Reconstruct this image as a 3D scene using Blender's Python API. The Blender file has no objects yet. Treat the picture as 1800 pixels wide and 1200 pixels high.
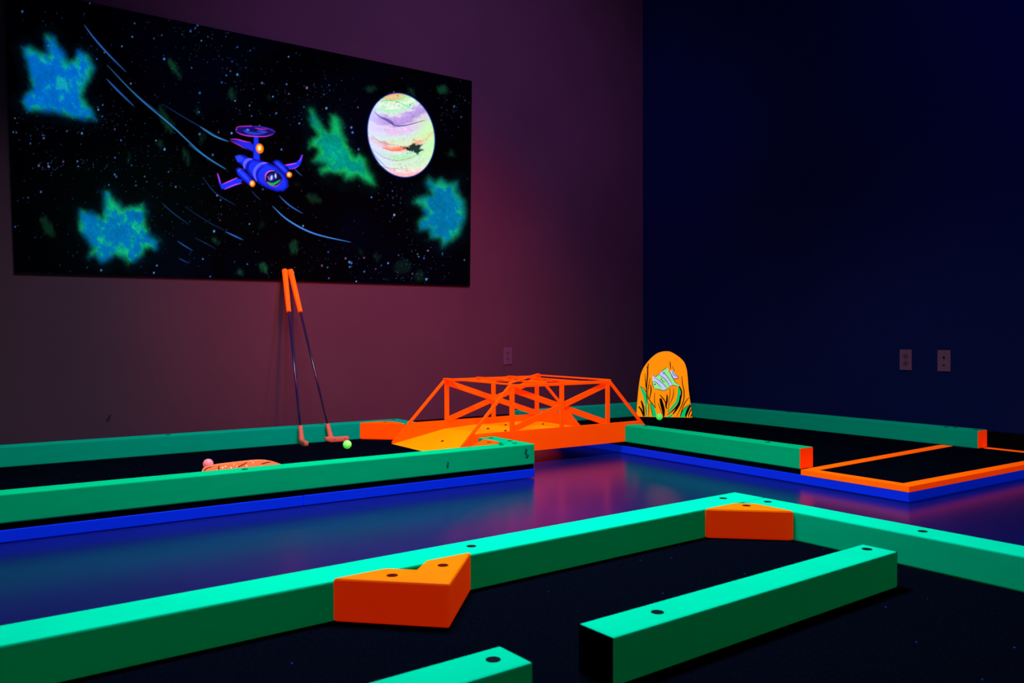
import bpy, bmesh, math, random
import numpy as np
from mathutils import Vector, Matrix

random.seed(7)
rng = np.random.default_rng(11)
scene = bpy.context.scene
COL = scene.collection

# ------------------------------------------------------------------ measures (metres)
ZP = 0.0616            # carpet height of the two back lanes
ZT = ZP + 0.089        # top of their rails
ZB = 0.0408            # top of the blue base boards
ZQ, ZQT = 0.0623, 0.1434   # front lane: carpet, rail top
D1 = 0.04235           # the front lane is turned a little
D2 = 0.01647           # so are the walls
YW, XW = 4.574, 4.4595


def rot2(x, y, a):
    c, s = math.cos(a), math.sin(a)
    return (x * c - y * s, x * s + y * c)


# ------------------------------------------------------------------ materials
def new_mat(name):
    m = bpy.data.materials.new(name)
    m.use_nodes = True
    nt = m.node_tree
    return m, nt, nt.nodes['Principled BSDF']


def paint(name, base, glow=(0, 0, 0), glow_k=1.0, rough=0.55, spec=0.25, grain=0.06, scale=18.0, stretch=(1, 1, 1), bump=0.0):
    """painted surface with a fluorescent part; a fine noise varies its tone"""
    m, nt, b = new_mat(name)
    N, L = nt.nodes, nt.links
    tc = N.new('ShaderNodeTexCoord')
    mp = N.new('ShaderNodeMapping'); mp.inputs['Scale'].default_value = stretch
    nz = N.new('ShaderNodeTexNoise'); nz.inputs['Scale'].default_value = scale; nz.inputs['Detail'].default_value = 5
    L.new(tc.outputs['Object'], mp.inputs['Vector']); L.new(mp.outputs[0], nz.inputs['Vector'])
    rp = N.new('ShaderNodeMapRange')
    rp.inputs['From Min'].default_value = 0.25; rp.inputs['From Max'].default_value = 0.75
    rp.inputs['To Min'].default_value = 1 - grain; rp.inputs['To Max'].default_value = 1 + grain
    L.new(nz.outputs['Fac'], rp.inputs['Value'])
    mul = N.new('ShaderNodeVectorMath'); mul.operation = 'SCALE'
    mul.inputs[0].default_value = base; L.new(rp.outputs[0], mul.inputs['Scale'])
    L.new(mul.outputs[0], b.inputs['Base Color'])
    b.inputs['Roughness'].default_value = rough
    b.inputs['Specular IOR Level'].default_value = spec
    if max(glow) > 0:
        b.inputs['Emission Color'].default_value = (*glow, 1)
        b.inputs['Emission Strength'].default_value = glow_k
    if bump:
        bp = N.new('ShaderNodeBump'); bp.inputs['Strength'].default_value = bump; bp.inputs['Distance'].default_value = 0.002
        L.new(nz.outputs['Fac'], bp.inputs['Height']); L.new(bp.outputs[0], b.inputs['Normal'])
    return m


M = {}
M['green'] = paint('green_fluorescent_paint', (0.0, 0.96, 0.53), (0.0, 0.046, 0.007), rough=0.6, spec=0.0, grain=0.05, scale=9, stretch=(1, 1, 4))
M['green2'] = paint('dim_light_green_paint', (0.0, 0.68, 0.27), (0.0, 0.042, 0.005), rough=0.6, spec=0.0, grain=0.06, scale=9, stretch=(1, 1, 4))  # copy of the rail green with weaker light put into its colour
M['green3'] = paint('far_dim_light_green_paint', (0.0, 0.50, 0.33), (0.0, 0.036, 0.010), rough=0.6, spec=0.0, grain=0.06, scale=9, stretch=(1, 1, 4))  # same green again, the dimmer light on the far rails painted in
M['orange'] = paint('orange_fluorescent_paint', (0.95, 0.30, 0.0), (0.36, 0.004, 0.0), rough=0.5, spec=0.03, grain=0.05, scale=9)
M['bridge'] = paint('lit_orange_paint', (1.0, 0.15, 0.0), (0.62, 0.018, 0.0), rough=0.5, spec=0.03, grain=0.04, scale=9)  # brighter orange copy for bridge and back blocks, light put into its glow
M['deck'] = paint('bridge_deck_paint', (1.0, 0.52, 0.0), (0.6, 0.04, 0.0), rough=0.5, spec=0.03, grain=0.05, scale=6)
M['tape'] = paint('orange_cloth_tape', (1.0, 0.24, 0.0), (0.62, 0.03, 0.0), rough=0.6, spec=0.03, grain=0.08, scale=40)
M['blue'] = paint('blue_fluorescent_paint', (0.0, 0.03, 0.9), (0.0, 0.008, 0.26), rough=0.45, grain=0.06, scale=8)
M['endblack'] = paint('bare_dark_end', (0.0015, 0.0015, 0.006), rough=0.9, spec=0.02)
M['hole'] = paint('dark_screw_hole', (0.004, 0.012, 0.02), rough=0.8, spec=0.05)
M['holeo'] = paint('dark_red_screw_hole', (0.10, 0.004, 0.002), rough=0.8, spec=0.05)
M['knot'] = paint('dark_wood_knot', (0.0, 0.22, 0.13), rough=0.7, spec=0.1)
M['black'] = paint('black_rubber_baseboard', (0.0012, 0.0012, 0.002), rough=0.7, spec=0.05)
M['salmon'] = paint('salmon_rubber', (0.62, 0.20, 0.125), (0.05, 0.010, 0.005), rough=0.5)
M['grip'] = paint('orange_foam_grip', (1.0, 0.2, 0.0), (0.75, 0.045, 0.0), rough=0.7, scale=60, bump=0.3)
M['shaft'] = paint('dark_blue_metal_shaft', (0.012, 0.012, 0.06), rough=0.25, spec=0.8)
M['shaftb'] = paint('deep_blue_metal_shaft', (0.010, 0.012, 0.10), (0.0, 0.0, 0.006), rough=0.25, spec=0.8)
M['ballg'] = paint('green_fluorescent_ball', (0.5, 1.0, 0.4), (0.02, 0.62, 0.03), rough=0.3, spec=0.5)
M['ballp'] = paint('pink_fluorescent_ball', (1.0, 0.42, 0.46), (0.55, 0.07, 0.10), rough=0.3, spec=0.5)
M['plate'] = paint('white_outlet_plate', (0.17, 0.09, 0.16), rough=0.4, spec=0.4)
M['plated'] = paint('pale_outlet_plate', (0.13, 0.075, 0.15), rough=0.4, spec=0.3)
M['slot'] = paint('dark_socket_slot', (0.01, 0.006, 0.012), rough=0.7)
M['recept'] = paint('shaded_socket_face', (0.12, 0.06, 0.11), rough=0.4)
M['panel'] = paint('black_mural_edge', (0.002, 0.002, 0.006), rough=0.85, spec=0.05)
M['b_or'] = paint('amber_fluorescent_paint', (1.0, 0.45, 0.0), (0.80, 0.20, 0.0), rough=0.6, grain=0.04, scale=12)
M['b_edge'] = paint('dark_red_board_edge', (0.25, 0.03, 0.004), (0.03, 0.003, 0.0), rough=0.7)
M['b_blk'] = paint('black_brush_line', (0.004, 0.003, 0.003), rough=0.7, spec=0.1)
M['b_grn'] = paint('seaweed_green_paint', (0.0, 0.75, 0.18), (0.0, 0.42, 0.09), rough=0.6)
M['b_lim'] = paint('pale_lime_fish_paint', (0.45, 1.0, 0.42), (0.2, 0.62, 0.2), rough=0.6)
M['b_lil'] = paint('pale_lilac_stripe_paint', (0.65, 0.7, 1.0), (0.40, 0.46, 0.8), rough=0.6)
M['b_teal'] = paint('dark_teal_brush_line', (0.0, 0.12, 0.12), rough=0.6)
M['seam'] = paint('dark_board_seam', (0.0, 0.004, 0.05), rough=0.8)


def carpet_mat():
    m, nt, b = new_mat('dark_navy_carpet')
    N, L = nt.nodes, nt.links
    tc = N.new('ShaderNodeTexCoord')
    nz = N.new('ShaderNodeTexNoise'); nz.inputs['Scale'].default_value = 260; nz.inputs['Detail'].default_value = 3
    L.new(tc.outputs['Object'], nz.inputs['Vector'])
    cr = N.new('ShaderNodeValToRGB')
    cr.color_ramp.elements[0].position = .3; cr.color_ramp.elements[0].color = (.0006, .0016, .0045, 1)
    cr.color_ramp.elements[1].position = .75; cr.color_ramp.elements[1].color = (.0024, .0044, .0125, 1)
    L.new(nz.outputs['Fac'], cr.inputs['Fac']); L.new(cr.outputs[0], b.inputs['Base Color'])
    b.inputs['Roughness'].default_value = 1.0
    b.inputs['Specular IOR Level'].default_value = 0.0
    # scattered specks of lint that glow blue
    vo = N.new('ShaderNodeTexVoronoi'); vo.inputs['Scale'].default_value = 26
    L.new(tc.outputs['Object'], vo.inputs['Vector'])
    lt = N.new('ShaderNodeMath'); lt.operation = 'LESS_THAN'; lt.inputs[1].default_value = 0.05
    L.new(vo.outputs['Distance'], lt.inputs[0])
    sp = N.new('ShaderNodeSeparateColor'); L.new(vo.outputs['Color'], sp.inputs[0])
    gt = N.new('ShaderNodeMath'); gt.operation = 'GREATER_THAN'; gt.inputs[1].default_value = 0.72
    L.new(sp.outputs[0], gt.inputs[0])
    ml = N.new('ShaderNodeMath'); ml.operation = 'MULTIPLY'
    L.new(lt.outputs[0], ml.inputs[0]); L.new(gt.outputs[0], ml.inputs[1])
    ms = N.new('ShaderNodeMath'); ms.operation = 'MULTIPLY'; ms.inputs[1].default_value = 1.1
    L.new(ml.outputs[0], ms.inputs[0])
    b.inputs['Emission Color'].default_value = (0.02, 0.03, 0.55, 1)
    L.new(ms.outputs[0], b.inputs['Emission Strength'])
    bp = N.new('ShaderNodeBump'); bp.inputs['Strength'].default_value = 0.5; bp.inputs['Distance'].default_value = 0.002
    L.new(nz.outputs['Fac'], bp.inputs['Height']); L.new(bp.outputs[0], b.inputs['Normal'])
    return m


M['carpet'] = carpet_mat()


def floor_mat():
    m, nt, b = new_mat('polished_concrete_floor')
    N, L = nt.nodes, nt.links
    tc = N.new('ShaderNodeTexCoord')
    nz = N.new('ShaderNodeTexNoise'); nz.inputs['Scale'].default_value = 3.5; nz.inputs['Detail'].default_value = 6
    L.new(tc.outputs['Object'], nz.inputs['Vector'])
    cr = N.new('ShaderNodeValToRGB')
    cr.color_ramp.elements[0].position = .3; cr.color_ramp.elements[0].color = (.004, .007, .120, 1)
    cr.color_ramp.elements[1].position = .75; cr.color_ramp.elements[1].color = (.006, .010, .150, 1)
    L.new(nz.outputs['Fac'], cr.inputs['Fac']); L.new(cr.outputs[0], b.inputs['Base Color'])
    b.inputs['Roughness'].default_value = 0.23
    b.inputs['Specular IOR Level'].default_value = 0.42
    return m


def wall_mat(name, c0, c1):
    m, nt, b = new_mat(name)
    N, L = nt.nodes, nt.links
    tc = N.new('ShaderNodeTexCoord')
    nz = N.new('ShaderNodeTexNoise'); nz.inputs['Scale'].default_value = 1.3; nz.inputs['Detail'].default_value = 3
    fine = N.new('ShaderNodeTexNoise'); fine.inputs['Scale'].default_value = 220
    L.new(tc.outputs['Object'], nz.inputs['Vector']); L.new(tc.outputs['Object'], fine.inputs['Vector'])
    cr = N.new('ShaderNodeValToRGB')
    cr.color_ramp.elements[0].position = .3; cr.color_ramp.elements[0].color = (*c0, 1)
    cr.color_ramp.elements[1].position = .7; cr.color_ramp.elements[1].color = (*c1, 1)
    L.new(nz.outputs['Fac'], cr.inputs['Fac']); L.new(cr.outputs[0], b.inputs['Base Color'])
    b.inputs['Roughness'].default_value = 0.8
    b.inputs['Specular IOR Level'].default_value = 0.12
    bp = N.new('ShaderNodeBump'); bp.inputs['Strength'].default_value = 0.15; bp.inputs['Distance'].default_value = 0.001
    L.new(fine.outputs['Fac'], bp.inputs['Height']); L.new(bp.outputs[0], b.inputs['Normal'])
    return m


# ------------------------------------------------------------------ object helpers
def mesh_obj(name, bm, mat, parent=None, smooth=False):
    me = bpy.data.meshes.new(name)
    bmesh.ops.recalc_face_normals(bm, faces=bm.faces)
    bm.to_mesh(me); bm.free()
    for m in (mat if isinstance(mat, (list, tuple)) else [mat]):
        me.materials.append(m)
    if smooth:
        for p in me.polygons:
            p.use_smooth = True
    o = bpy.data.objects.new(name, me)
    COL.objects.link(o)
    if parent is not None:
        o.parent = parent
    return o


def tag(o, label, cat, group=None):
    o['label'] = label; o['category'] = cat
    if group:
        o['group'] = group
    return o


def structure(o):
    o['kind'] = 'structure'
    return o


def empty(name, loc, rz=0.0):
    o = bpy.data.objects.new(name, None)
    o.empty_display_size = 0.1
    COL.objects.link(o); o.location = loc; o.rotation_euler = (0, 0, rz)
    return o


def prism_bm(poly, z0, z1, bevel=0.0, bm=None, segs=2):
    """upright block over a plan outline"""
    own = bmesh.new()
    lo = [own.verts.new((x, y, z0)) for x, y in poly]
    hi = [own.verts.new((x, y, z1)) for x, y in poly]
    n = len(poly)
    own.faces.new(lo[::-1]); own.faces.new(hi)
    for i in range(n):
        own.faces.new((lo[i], lo[(i + 1) % n], hi[(i + 1) % n], hi[i]))
    bmesh.ops.recalc_face_normals(own, faces=own.faces)
    if bevel:
        bmesh.ops.bevel(own, geom=list(own.edges), offset=bevel, segments=segs, profile=0.5, affect='EDGES')
    if bm is None:
        return own
    me = bpy.data.meshes.new('tmp'); own.to_mesh(me); own.free()
    bm.from_mesh(me); bpy.data.meshes.remove(me)
    return bm


def rect(x0, x1, y0, y1):
    return [(x0, y0), (x1, y0), (x1, y1), (x0, y1)]


def bar_bm(a, b, w, d, wdir, bm=None, bevel=0.0015):
    """straight lath from a to b; w across wdir, d across the third direction"""
    a, b = Vector(a), Vector(b)
    ax = (b - a).normalized()
    u = Vector(wdir); u = (u - ax * u.dot(ax)).normalized()
    v = ax.cross(u)
    own = bmesh.new()
    vs = []
    for p in (a, b):
        for su, sv in ((-1, -1), (1, -1), (1, 1), (-1, 1)):
            vs.append(own.verts.new(p + u * (su * w / 2) + v * (sv * d / 2)))
    own.faces.new(vs[0:4][::-1]); own.faces.new(vs[4:8])
    for i in range(4):
        j = (i + 1) % 4
        own.faces.new((vs[i], vs[j], vs[4 + j], vs[4 + i]))
    bmesh.ops.recalc_face_normals(own, faces=own.faces)
    if bevel:
        bmesh.ops.bevel(own, geom=list(own.edges), offset=bevel, segments=1, affect='EDGES')
    return own


def disc_bm(r, h, seg=24, squash=1.0):
    bm = bmesh.new()
    bmesh.ops.create_cone(bm, cap_ends=True, segments=seg, radius1=r, radius2=r * 0.96, depth=h)
    bmesh.ops.translate(bm, verts=bm.verts, vec=(0, 0, h / 2))
    return bm


def tube_bm(pts, radii, seg=16, cap=True):
    bm = bmesh.new()
    rings = []
    pts = [Vector(p) for p in pts]
    for i, p in enumerate(pts):
        t = (pts[min(i + 1, len(pts) - 1)] - pts[max(i - 1, 0)]).normalized()
        u = t.orthogonal() if i == 0 else (prev - t * prev.dot(t))
        u.normalize(); prev = u
        v = t.cross(u)
        r = radii[i] if isinstance(radii[i], tuple) else (radii[i], radii[i])
        rings.append([bm.verts.new(p + u * (r[0] * math.cos(2 * math.pi * k / seg)) + v * (r[1] * math.sin(2 * math.pi * k / seg))) for k in range(seg)])
    for a, b in zip(rings, rings[1:]):
        for k in range(seg):
            bm.faces.new((a[k], a[(k + 1) % seg], b[(k + 1) % seg], b[k]))
    if cap:
        bm.faces.new(rings[0][::-1]); bm.faces.new(rings[-1])
    return bm


def block(name, poly, z0, z1, mat, frame=0.0, bevel=0.004, label=None, cat=None, group=None):
    """a thing that is one solid block over a plan outline; returns it and the plan centre used as its origin"""
    cx = sum(p[0] for p in poly) / len(poly); cy = sum(p[1] for p in poly) / len(poly)
    bm = prism_bm([(x - cx, y - cy) for x, y in poly], 0, z1 - z0, bevel)
    o = mesh_obj(name, bm, mat)
    wx, wy = rot2(cx, cy, frame)
    o.location = (wx, wy, z0); o.rotation_euler = (0, 0, frame)
    if label:
        tag(o, label, cat, group)
    return o, (cx, cy)


def screws(parent, origin, top, pts, r=0.012, mat='hole', name='screw_hole'):
    for x, y in pts:
        s = mesh_obj(name, disc_bm(r, 0.0012), M[mat], parent)
        s.location = (x - origin[0], y - origin[1], top - 0.0006)


# ------------------------------------------------------------------ the room
def frame_box(name, x0, x1, y0, y1, z0, z1, mat, a):
    o = mesh_obj(name, prism_bm(rect(x0, x1, y0, y1), z0, z1), mat)
    o.rotation_euler = (0, 0, a)
    return structure(o)


frame_box('floor', -3.5, XW + 0.12, -3.5, YW + 0.12, -0.1, 0.0, floor_mat(), D2)
frame_box('wall_left', -3.5, XW + 0.12, YW, YW + 0.12, 0, 3.2, wall_mat('grey_painted_wall', (.084, .041, .066), (.098, .048, .076)), D2)
frame_box('wall_right', XW, XW + 0.12, -3.5, YW, 0, 3.2, wall_mat('navy_painted_wall', (.0010, .0085, .085), (.0016, .0100, .098)), D2)
bmq = bmesh.new()
bmesh.ops.create_uvsphere(bmq, u_segments=14, v_segments=8, radius=1)
bmesh.ops.scale(bmq, verts=bmq.verts, vec=(.008, .0008, .022))
bmesh.ops.rotate(bmq, verts=bmq.verts, matrix=Matrix.Rotation(.45, 3, 'Y'))
sc_ = mesh_obj('scuff_mark', bmq, paint('dark_scuff', (.03, .02, .035), rough=.9), bpy.data.objects['wall_left'], True)
sc_.location = (.772, YW - .0002, .215)
frame_box('baseboard_left', -3.5, XW - 0.013, YW - 0.012, YW, 0, 0.095, M['black'], D2)
frame_box('baseboard_right', XW - 0.012, XW, -3.5, YW, 0, 0.13, M['black'], D2)


# ------------------------------------------------------------------ lane platforms
def platform(name, x0, x1, y0, y1, zb, zt, frame, label, group=None):
    cx, cy = (x0 + x1) / 2, (y0 + y1) / 2
    wx, wy = rot2(cx, cy, frame)
    root = empty(name, (wx, wy, 0), frame)
    tag(root, label, 'platform', group)
    hx, hy = (x1 - x0) / 2, (y1 - y0) / 2
    mesh_obj('carpet', prism_bm(rect(-hx + .004, hx - .004, -hy + .004, hy - .004), zb, zt, .002), M['carpet'], root)
    return root, cx, cy, hx, hy


def base_board(root, x0, x1, y0, y1, zb):
    return mesh_obj('base_board', prism_bm(rect(x0, x1, y0, y1), 0.004, zb, .002), M['blue'], root)


left, cx, cy, hx, hy = platform('lane_platform', -1.30, 2.153, 2.967, 4.302, ZB, ZP, 0, 'long carpeted lane platform on blue boards beneath the putters and the space mural')
sx = 1.101 - cx
base_board(left, -hx, sx - .002, -hy, -hy + .038, ZB)
base_board(left, sx + .002, hx, -hy, -hy + .038, ZB)
base_board(left, hx - .038, hx, -hy + .039, hy - .039, ZB)
base_board(left, -hx, hx, hy - .038, hy, ZB)

RX0, RX1, RY0, RY1 = 2.9696, 4.302, 1.725, 4.345
right, cx, cy, hx, hy = platform('lane_platform', RX0, RX1, RY0, RY1, ZB, ZP, 0, 'carpeted lane platform with an orange-taped end below the navy wall')
base_board(right, -hx, -hx + .038, -hy, hy, ZB)
base_board(right, -hx + .039, hx - .039, -hy, -hy + .038, ZB)
base_board(right, hx - .038, hx, -hy, hy, ZB)
base_board(right, -hx + .039, hx - .039, hy - .038, hy, ZB)


def tape(poly, z0, z1):
    return mesh_obj('edge_tape', prism_bm([(x - cx, y - cy) for x, y in poly], z0, z1), M['tape'], right)


T = ZP + 0.0012
def angle_tape(along, a0, a1, edge, inward, w):
    """tape folded over the platform edge: strip on top and strip down the side"""
    bm = bmesh.new()
    def q(a, e0, e1):
        return rect(a, a1, *sorted((e0, e1))) if along == 'x' else rect(*sorted((e0, e1)), a, a1)
    out = edge - inward * 0.0012
    p1 = [(x - cx, y - cy) for x, y in q(a0, out, edge + inward * w)]
    p2 = [(x - cx, y - cy) for x, y in q(a0 if along == 'x' else RY0 + .0035, out, edge + inward * 0.003)]
    prism_bm(p1, ZP - .0004, T, 0, bm)
    prism_bm(p2, ZB + .0006, ZP - .0004, 0, bm)
    return mesh_obj('edge_tape', bm, M['tape'], right)


angle_tape('x', RX0 - .001, RX1, RY0, 1, .052)
angle_tape('y', RY0 + .053, 2.197, RX0, 1, .050)
angle_tape('y', RY0 + .053, 2.088, RX1, -1, .050)
tape([(3.022, 2.146), (4.205, 2.213), (4.205, 2.268), (4.17, 2.272), (3.022, 2.199)], ZP - .0004, T + .0004)

FX0, FX1, FY0, FY1 = -1.2, 2.1004, -0.6, 1.655
front, cx, cy, hx, hy = platform('lane_platform', FX0, FX1, FY0, FY1, .041, ZQ, D1, 'dark carpeted lane platform in front holding the bright green rails')
base_board(front, -hx, hx, hy - .038, hy, .041)
base_board(front, hx - .038, hx, -hy, hy - .039, .041)

# ------------------------------------------------------------------ rails (painted square timber)
G = M['green']
RG = 'green border rails'
def rail(x0, x1, y0, y1, label, holes=(), frame=0.0, z0=ZP, z1=ZT, r=0.012):
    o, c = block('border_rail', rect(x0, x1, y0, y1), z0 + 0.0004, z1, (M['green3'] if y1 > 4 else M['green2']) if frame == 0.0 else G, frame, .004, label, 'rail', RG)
    screws(o, c, z1 - z0 - .0004, holes, r)
    return o, c


def knots(o, c, y, pts):
    for x, z, w, h in pts:
        bm = bmesh.new()
        bmesh.ops.create_uvsphere(bm, u_segments=16, v_segments=10, radius=1)
        bmesh.ops.scale(bm, verts=bm.verts, vec=(w, .0012, h))
        for v in bm.verts:
            v.co.x += .25 * w * math.sin(3 * v.co.z / h)
        k = mesh_obj('wood_knot', bm, M['knot'], o, True)
        k.location = (x - c[0], y - c[1], z - ZP)


# left lane
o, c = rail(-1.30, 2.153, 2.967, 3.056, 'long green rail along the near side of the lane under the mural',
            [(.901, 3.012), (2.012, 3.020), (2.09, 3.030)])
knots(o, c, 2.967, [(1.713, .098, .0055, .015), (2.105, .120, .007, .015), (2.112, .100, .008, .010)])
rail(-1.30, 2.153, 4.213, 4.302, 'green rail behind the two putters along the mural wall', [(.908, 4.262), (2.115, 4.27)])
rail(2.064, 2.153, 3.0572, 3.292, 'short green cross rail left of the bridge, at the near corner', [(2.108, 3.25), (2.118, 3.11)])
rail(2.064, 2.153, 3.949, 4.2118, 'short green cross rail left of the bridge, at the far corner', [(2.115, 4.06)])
# right lane
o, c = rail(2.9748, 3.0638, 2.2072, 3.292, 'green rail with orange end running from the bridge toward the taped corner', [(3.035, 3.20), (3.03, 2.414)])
def end_cap(o, c, x0, x1, y, mat='bridge', zt=None):
    e = mesh_obj('painted_end', prism_bm(rect(x0 + .002 - c[0], x1 - .002 - c[0], y - .0016 - c[1], y + .001 - c[1]), .002, (zt or .0866)), M[mat], o)
    e['label'] = 'orange painted end of the rail'
end_cap(o, c, 2.9748, 3.0638, 2.2072)
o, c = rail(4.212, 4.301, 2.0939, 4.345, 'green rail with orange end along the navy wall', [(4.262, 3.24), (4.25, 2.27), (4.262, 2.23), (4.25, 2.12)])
end_cap(o, c, 4.212, 4.301, 2.0939)
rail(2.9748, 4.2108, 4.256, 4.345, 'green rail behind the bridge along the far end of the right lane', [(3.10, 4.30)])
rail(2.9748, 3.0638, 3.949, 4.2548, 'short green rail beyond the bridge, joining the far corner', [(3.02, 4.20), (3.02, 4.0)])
# front lane
rail(-1.2, 2.1004, 1.545, 1.655, 'longest bright green rail, crossing the front behind the orange chevron block',
     [(1.083, 1.604), (1.993, 1.612)], D1, ZQ, ZQT)
rail(2.0, 2.1004, -0.6, 1.5438, 'bright green rail running off the right edge from the front corner', [(2.055, 1.50), (2.053, 1.044)], D1, ZQ, ZQT)
o, c = rail(.940, 1.820, .9817, 1.0667, 'bright green divider rail with a black end and two screw holes', [(1.088, 1.025), (1.784, 1.035)], D1, ZQ, ZQT)
for xe in (.940 - .0016, 1.820 - .001):
    e = mesh_obj('dark_end', prism_bm(rect(xe - c[0], xe + .0026 - c[0], .9837 - c[1], 1.0647 - c[1]), .002, .0795), M['endblack'], o)
    e['label'] = 'black end face of the rail'
rail(-1.0, .774, .9817, 1.0667, 'bright green rail cut off by the bottom edge, before the black-ended divider', [(.732, 1.026)], D1, ZQ, ZQT)

# ------------------------------------------------------------------ orange bumper blocks
BG = 'orange bumper blocks'
def bumper(p0, p1, depth_dir, z0, z1, frame, label, screw=True, depth=.089, mat='bridge'):
    """timber offcut with mitred ends: long face p0-p1, mitred toward the corner"""
    (x0, y0), (x1, y1) = p0, p1
    L = math.hypot(x1 - x0, y1 - y0); tx, ty = (x1 - x0) / L, (y1 - y0) / L
    nx, ny = -ty, tx
    if nx * depth_dir[0] + ny * depth_dir[1] < 0:
        nx, ny = -nx, -ny
    k = depth
    q0 = (x0 + tx * k + nx * depth, y0 + ty * k + ny * depth)
    q1 = (x1 - tx * k + nx * depth, y1 - ty * k + ny * depth)
    poly = [p0, p1, q1, q0]
    o, c = block('bumper_block', poly, z0 + .0004, z1, M[mat], frame, .006, label, 'block', BG)
    if screw:
        mx = (x0 + x1) / 2 + nx * .052; my = (y0 + y1) / 2 + ny * .052
        screws(o, c, z1 - z0 - .0004, [(mx, my)], .012, 'holeo')
    return o


bumper((1.8265, 1.5437), (1.9985, 1.3717), (1, 1), ZQ, ZQT + .003, D1, 'orange block wedged into the front corner between two bright green rails', mat='orange')
bumper((1.880, 4.2115), (2.0628, 4.0287), (1, 1), ZP, ZT + .002, 0, 'orange corner block behind the green ball, left of the bridge')
bumper((1.880, 3.0575), (2.0628, 3.2403), (1, -1), ZP, ZT + .002, 0, 'orange corner block mostly hidden behind the near rail, below the bridge ramp')
bumper((3.0652, 4.0722), (3.248, 4.255), (-1, 1), ZP, ZT + .002, 0, 'orange corner block glimpsed through the bridge truss')
chev = [(.709, 1.5438), (.873, 1.370), (1.041, 1.5438), (.925, 1.5438), (.873, 1.496), (.829, 1.5438)]
o, c = block('bumper_block', chev, ZQ + .0004, ZQT + .007, M['orange'], D1, .005,
             'large orange chevron-shaped block against the longest front rail', 'block', BG)
screws(o, c, ZQT + .007 - ZQ - .0004, [(.812, 1.487), (.932, 1.487)], .012, 'holeo')

# ------------------------------------------------------------------ the truss bridge
BXL, BXA, BXB, BXR = 1.936, 2.254, 2.879, 3.197     # foot, top node, top node, foot
BY0, BY1 = 3.30, 3.937                              # near and far truss planes
ZTOP = 0.382
bridge = empty('truss_bridge', ((BXL + BXR) / 2, (BY0 + BY1) / 2, ZP))
tag(bridge, 'orange wooden truss bridge with ramps spanning the two back lanes', 'bridge')
bx, by = (BXL + BXR) / 2, (BY0 + BY1) / 2
def B(x, y, z):
    return (x - bx, y - by, z - ZP)


# ramped deck
prof = [(BXL, .0625), (2.245, .121), (2.42, .131), (2.713, .131), (2.888, .121), (BXR, .0625), (BXR - .05, .0625), (2.87, .110), (2.70, .119), (2.43, .119), (2.262, .110), (BXL + .05, .0625)]
bm = bmesh.new()
ya, yb = BY0 + .0125, BY1 - .0125
f0 = [bm.verts.new(B(x, ya, z)) for x, z in prof]; f1 = [bm.verts.new(B(x, yb, z)) for x, z in prof]
bm.faces.new(f0); bm.faces.new(f1[::-1])
for i in range(len(prof)):
    j = (i + 1) % len(prof)
    bm.faces.new((f0[i], f0[j], f1[j], f1[i]))
bm.normal_update()
bmesh.ops.recalc_face_normals(bm, faces=bm.faces)
for f in bm.faces:
    if f.normal.z < -.5:
        f.material_index = 1
mesh_obj('deck', bm, [M['deck'], M['black']], bridge)
for x, y, z in ((2.091, 3.673, .0915), (2.393, 3.718, .1297), (2.411, 3.579, .1305), (2.770, 3.738, .1275), (2.84, 3.664, .1245), (2.1, 3.45, .093), (2.56, 3.80, .131)):
    bmx = bmesh.new()
    bmesh.ops.create_cone(bmx, cap_ends=True, segments=10, radius1=.0105, radius2=.004, depth=.007)
    s = mesh_obj('screw_head_with_shadow', bmx, M['holeo'], bridge)  # heads made wide and dark red, their shadows put into them
    s.location = B(x, y, z + .002)
PZ0, PZ1 = .0605, .166
for y, sgn in ((BY0, 1), (BY1, -1)):
    k = (PZ1 - .062) / (ZTOP - .062)
    pl = [(BXL, .0625), (BXL + .318 * k, PZ1), (BXR - .318 * k, PZ1), (BXR, .0625)]
    bm = bmesh.new()
    y2 = y + sgn * .012
    a = [bm.verts.new(B(x, y, z)) for x, z in pl]; b2 = [bm.verts.new(B(x, y2, z)) for x, z in pl]
    bm.faces.new(a); bm.faces.new(b2[::-1])
    for i in range(4):
        bm.faces.new((a[i], a[(i + 1) % 4], b2[(i + 1) % 4], b2[i]))
    mesh_obj('side_panel', bm, M['bridge'], bridge)
    ym = y + sgn * .006
    XM = (BXA + BXB) / 2
    W = .0255
    for x in (BXA + .011, XM, BXB - .011):
        mesh_obj('post', bar_bm(B(x, ym, PZ1 - .02), B(x, ym, ZTOP - .002), W, .010, (1, 0, 0)), M['bridge'], bridge)
    yd = y + sgn * .014
    for (xa, za), (xb, zb) in (((BXA + .014, PZ1 + .004), (BXB - .014, ZTOP - .014)), ((BXA + .014, ZTOP - .014), (BXB - .014, PZ1 + .004))):
        yq = yd + (0 if za < zb else sgn * .006)
        mesh_obj('diagonal_brace', bar_bm(B(xa, yq, za), B(xb, yq, zb), .030, .006, (0, 0, 1)), M['bridge'], bridge)
    mesh_obj('top_chord', bar_bm(B(BXA - .004, ym, ZTOP), B(BXB + .004, ym, ZTOP), .016, .010, (0, 0, 1)), M['bridge'], bridge)
    for xf, xt in ((BXL + .004, BXA), (BXR - .004, BXB)):
        mesh_obj('end_post', bar_bm(B(xf, ym, .066), B(xt, ym, ZTOP + .003), .013, .014, (0, 1, 0)), M['bridge'], bridge)
for t in (0.0, 1 / 3, 2 / 3, 1.0):
    x = BXA + (BXB - BXA) * t
    mesh_obj('cross_beam', bar_bm(B(x, BY0 + .002, ZTOP + .009), B(x, BY1 - .002, ZTOP + .009), .02, .007, (1, 0, 0)), M['bridge'], bridge)
mesh_obj('top_brace', bar_bm(B(BXA, BY0 + .008, ZTOP + .0155), B(BXB, BY1 - .008, ZTOP + .0155), .02, .006, (1, 0, 0)), M['bridge'], bridge)
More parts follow.
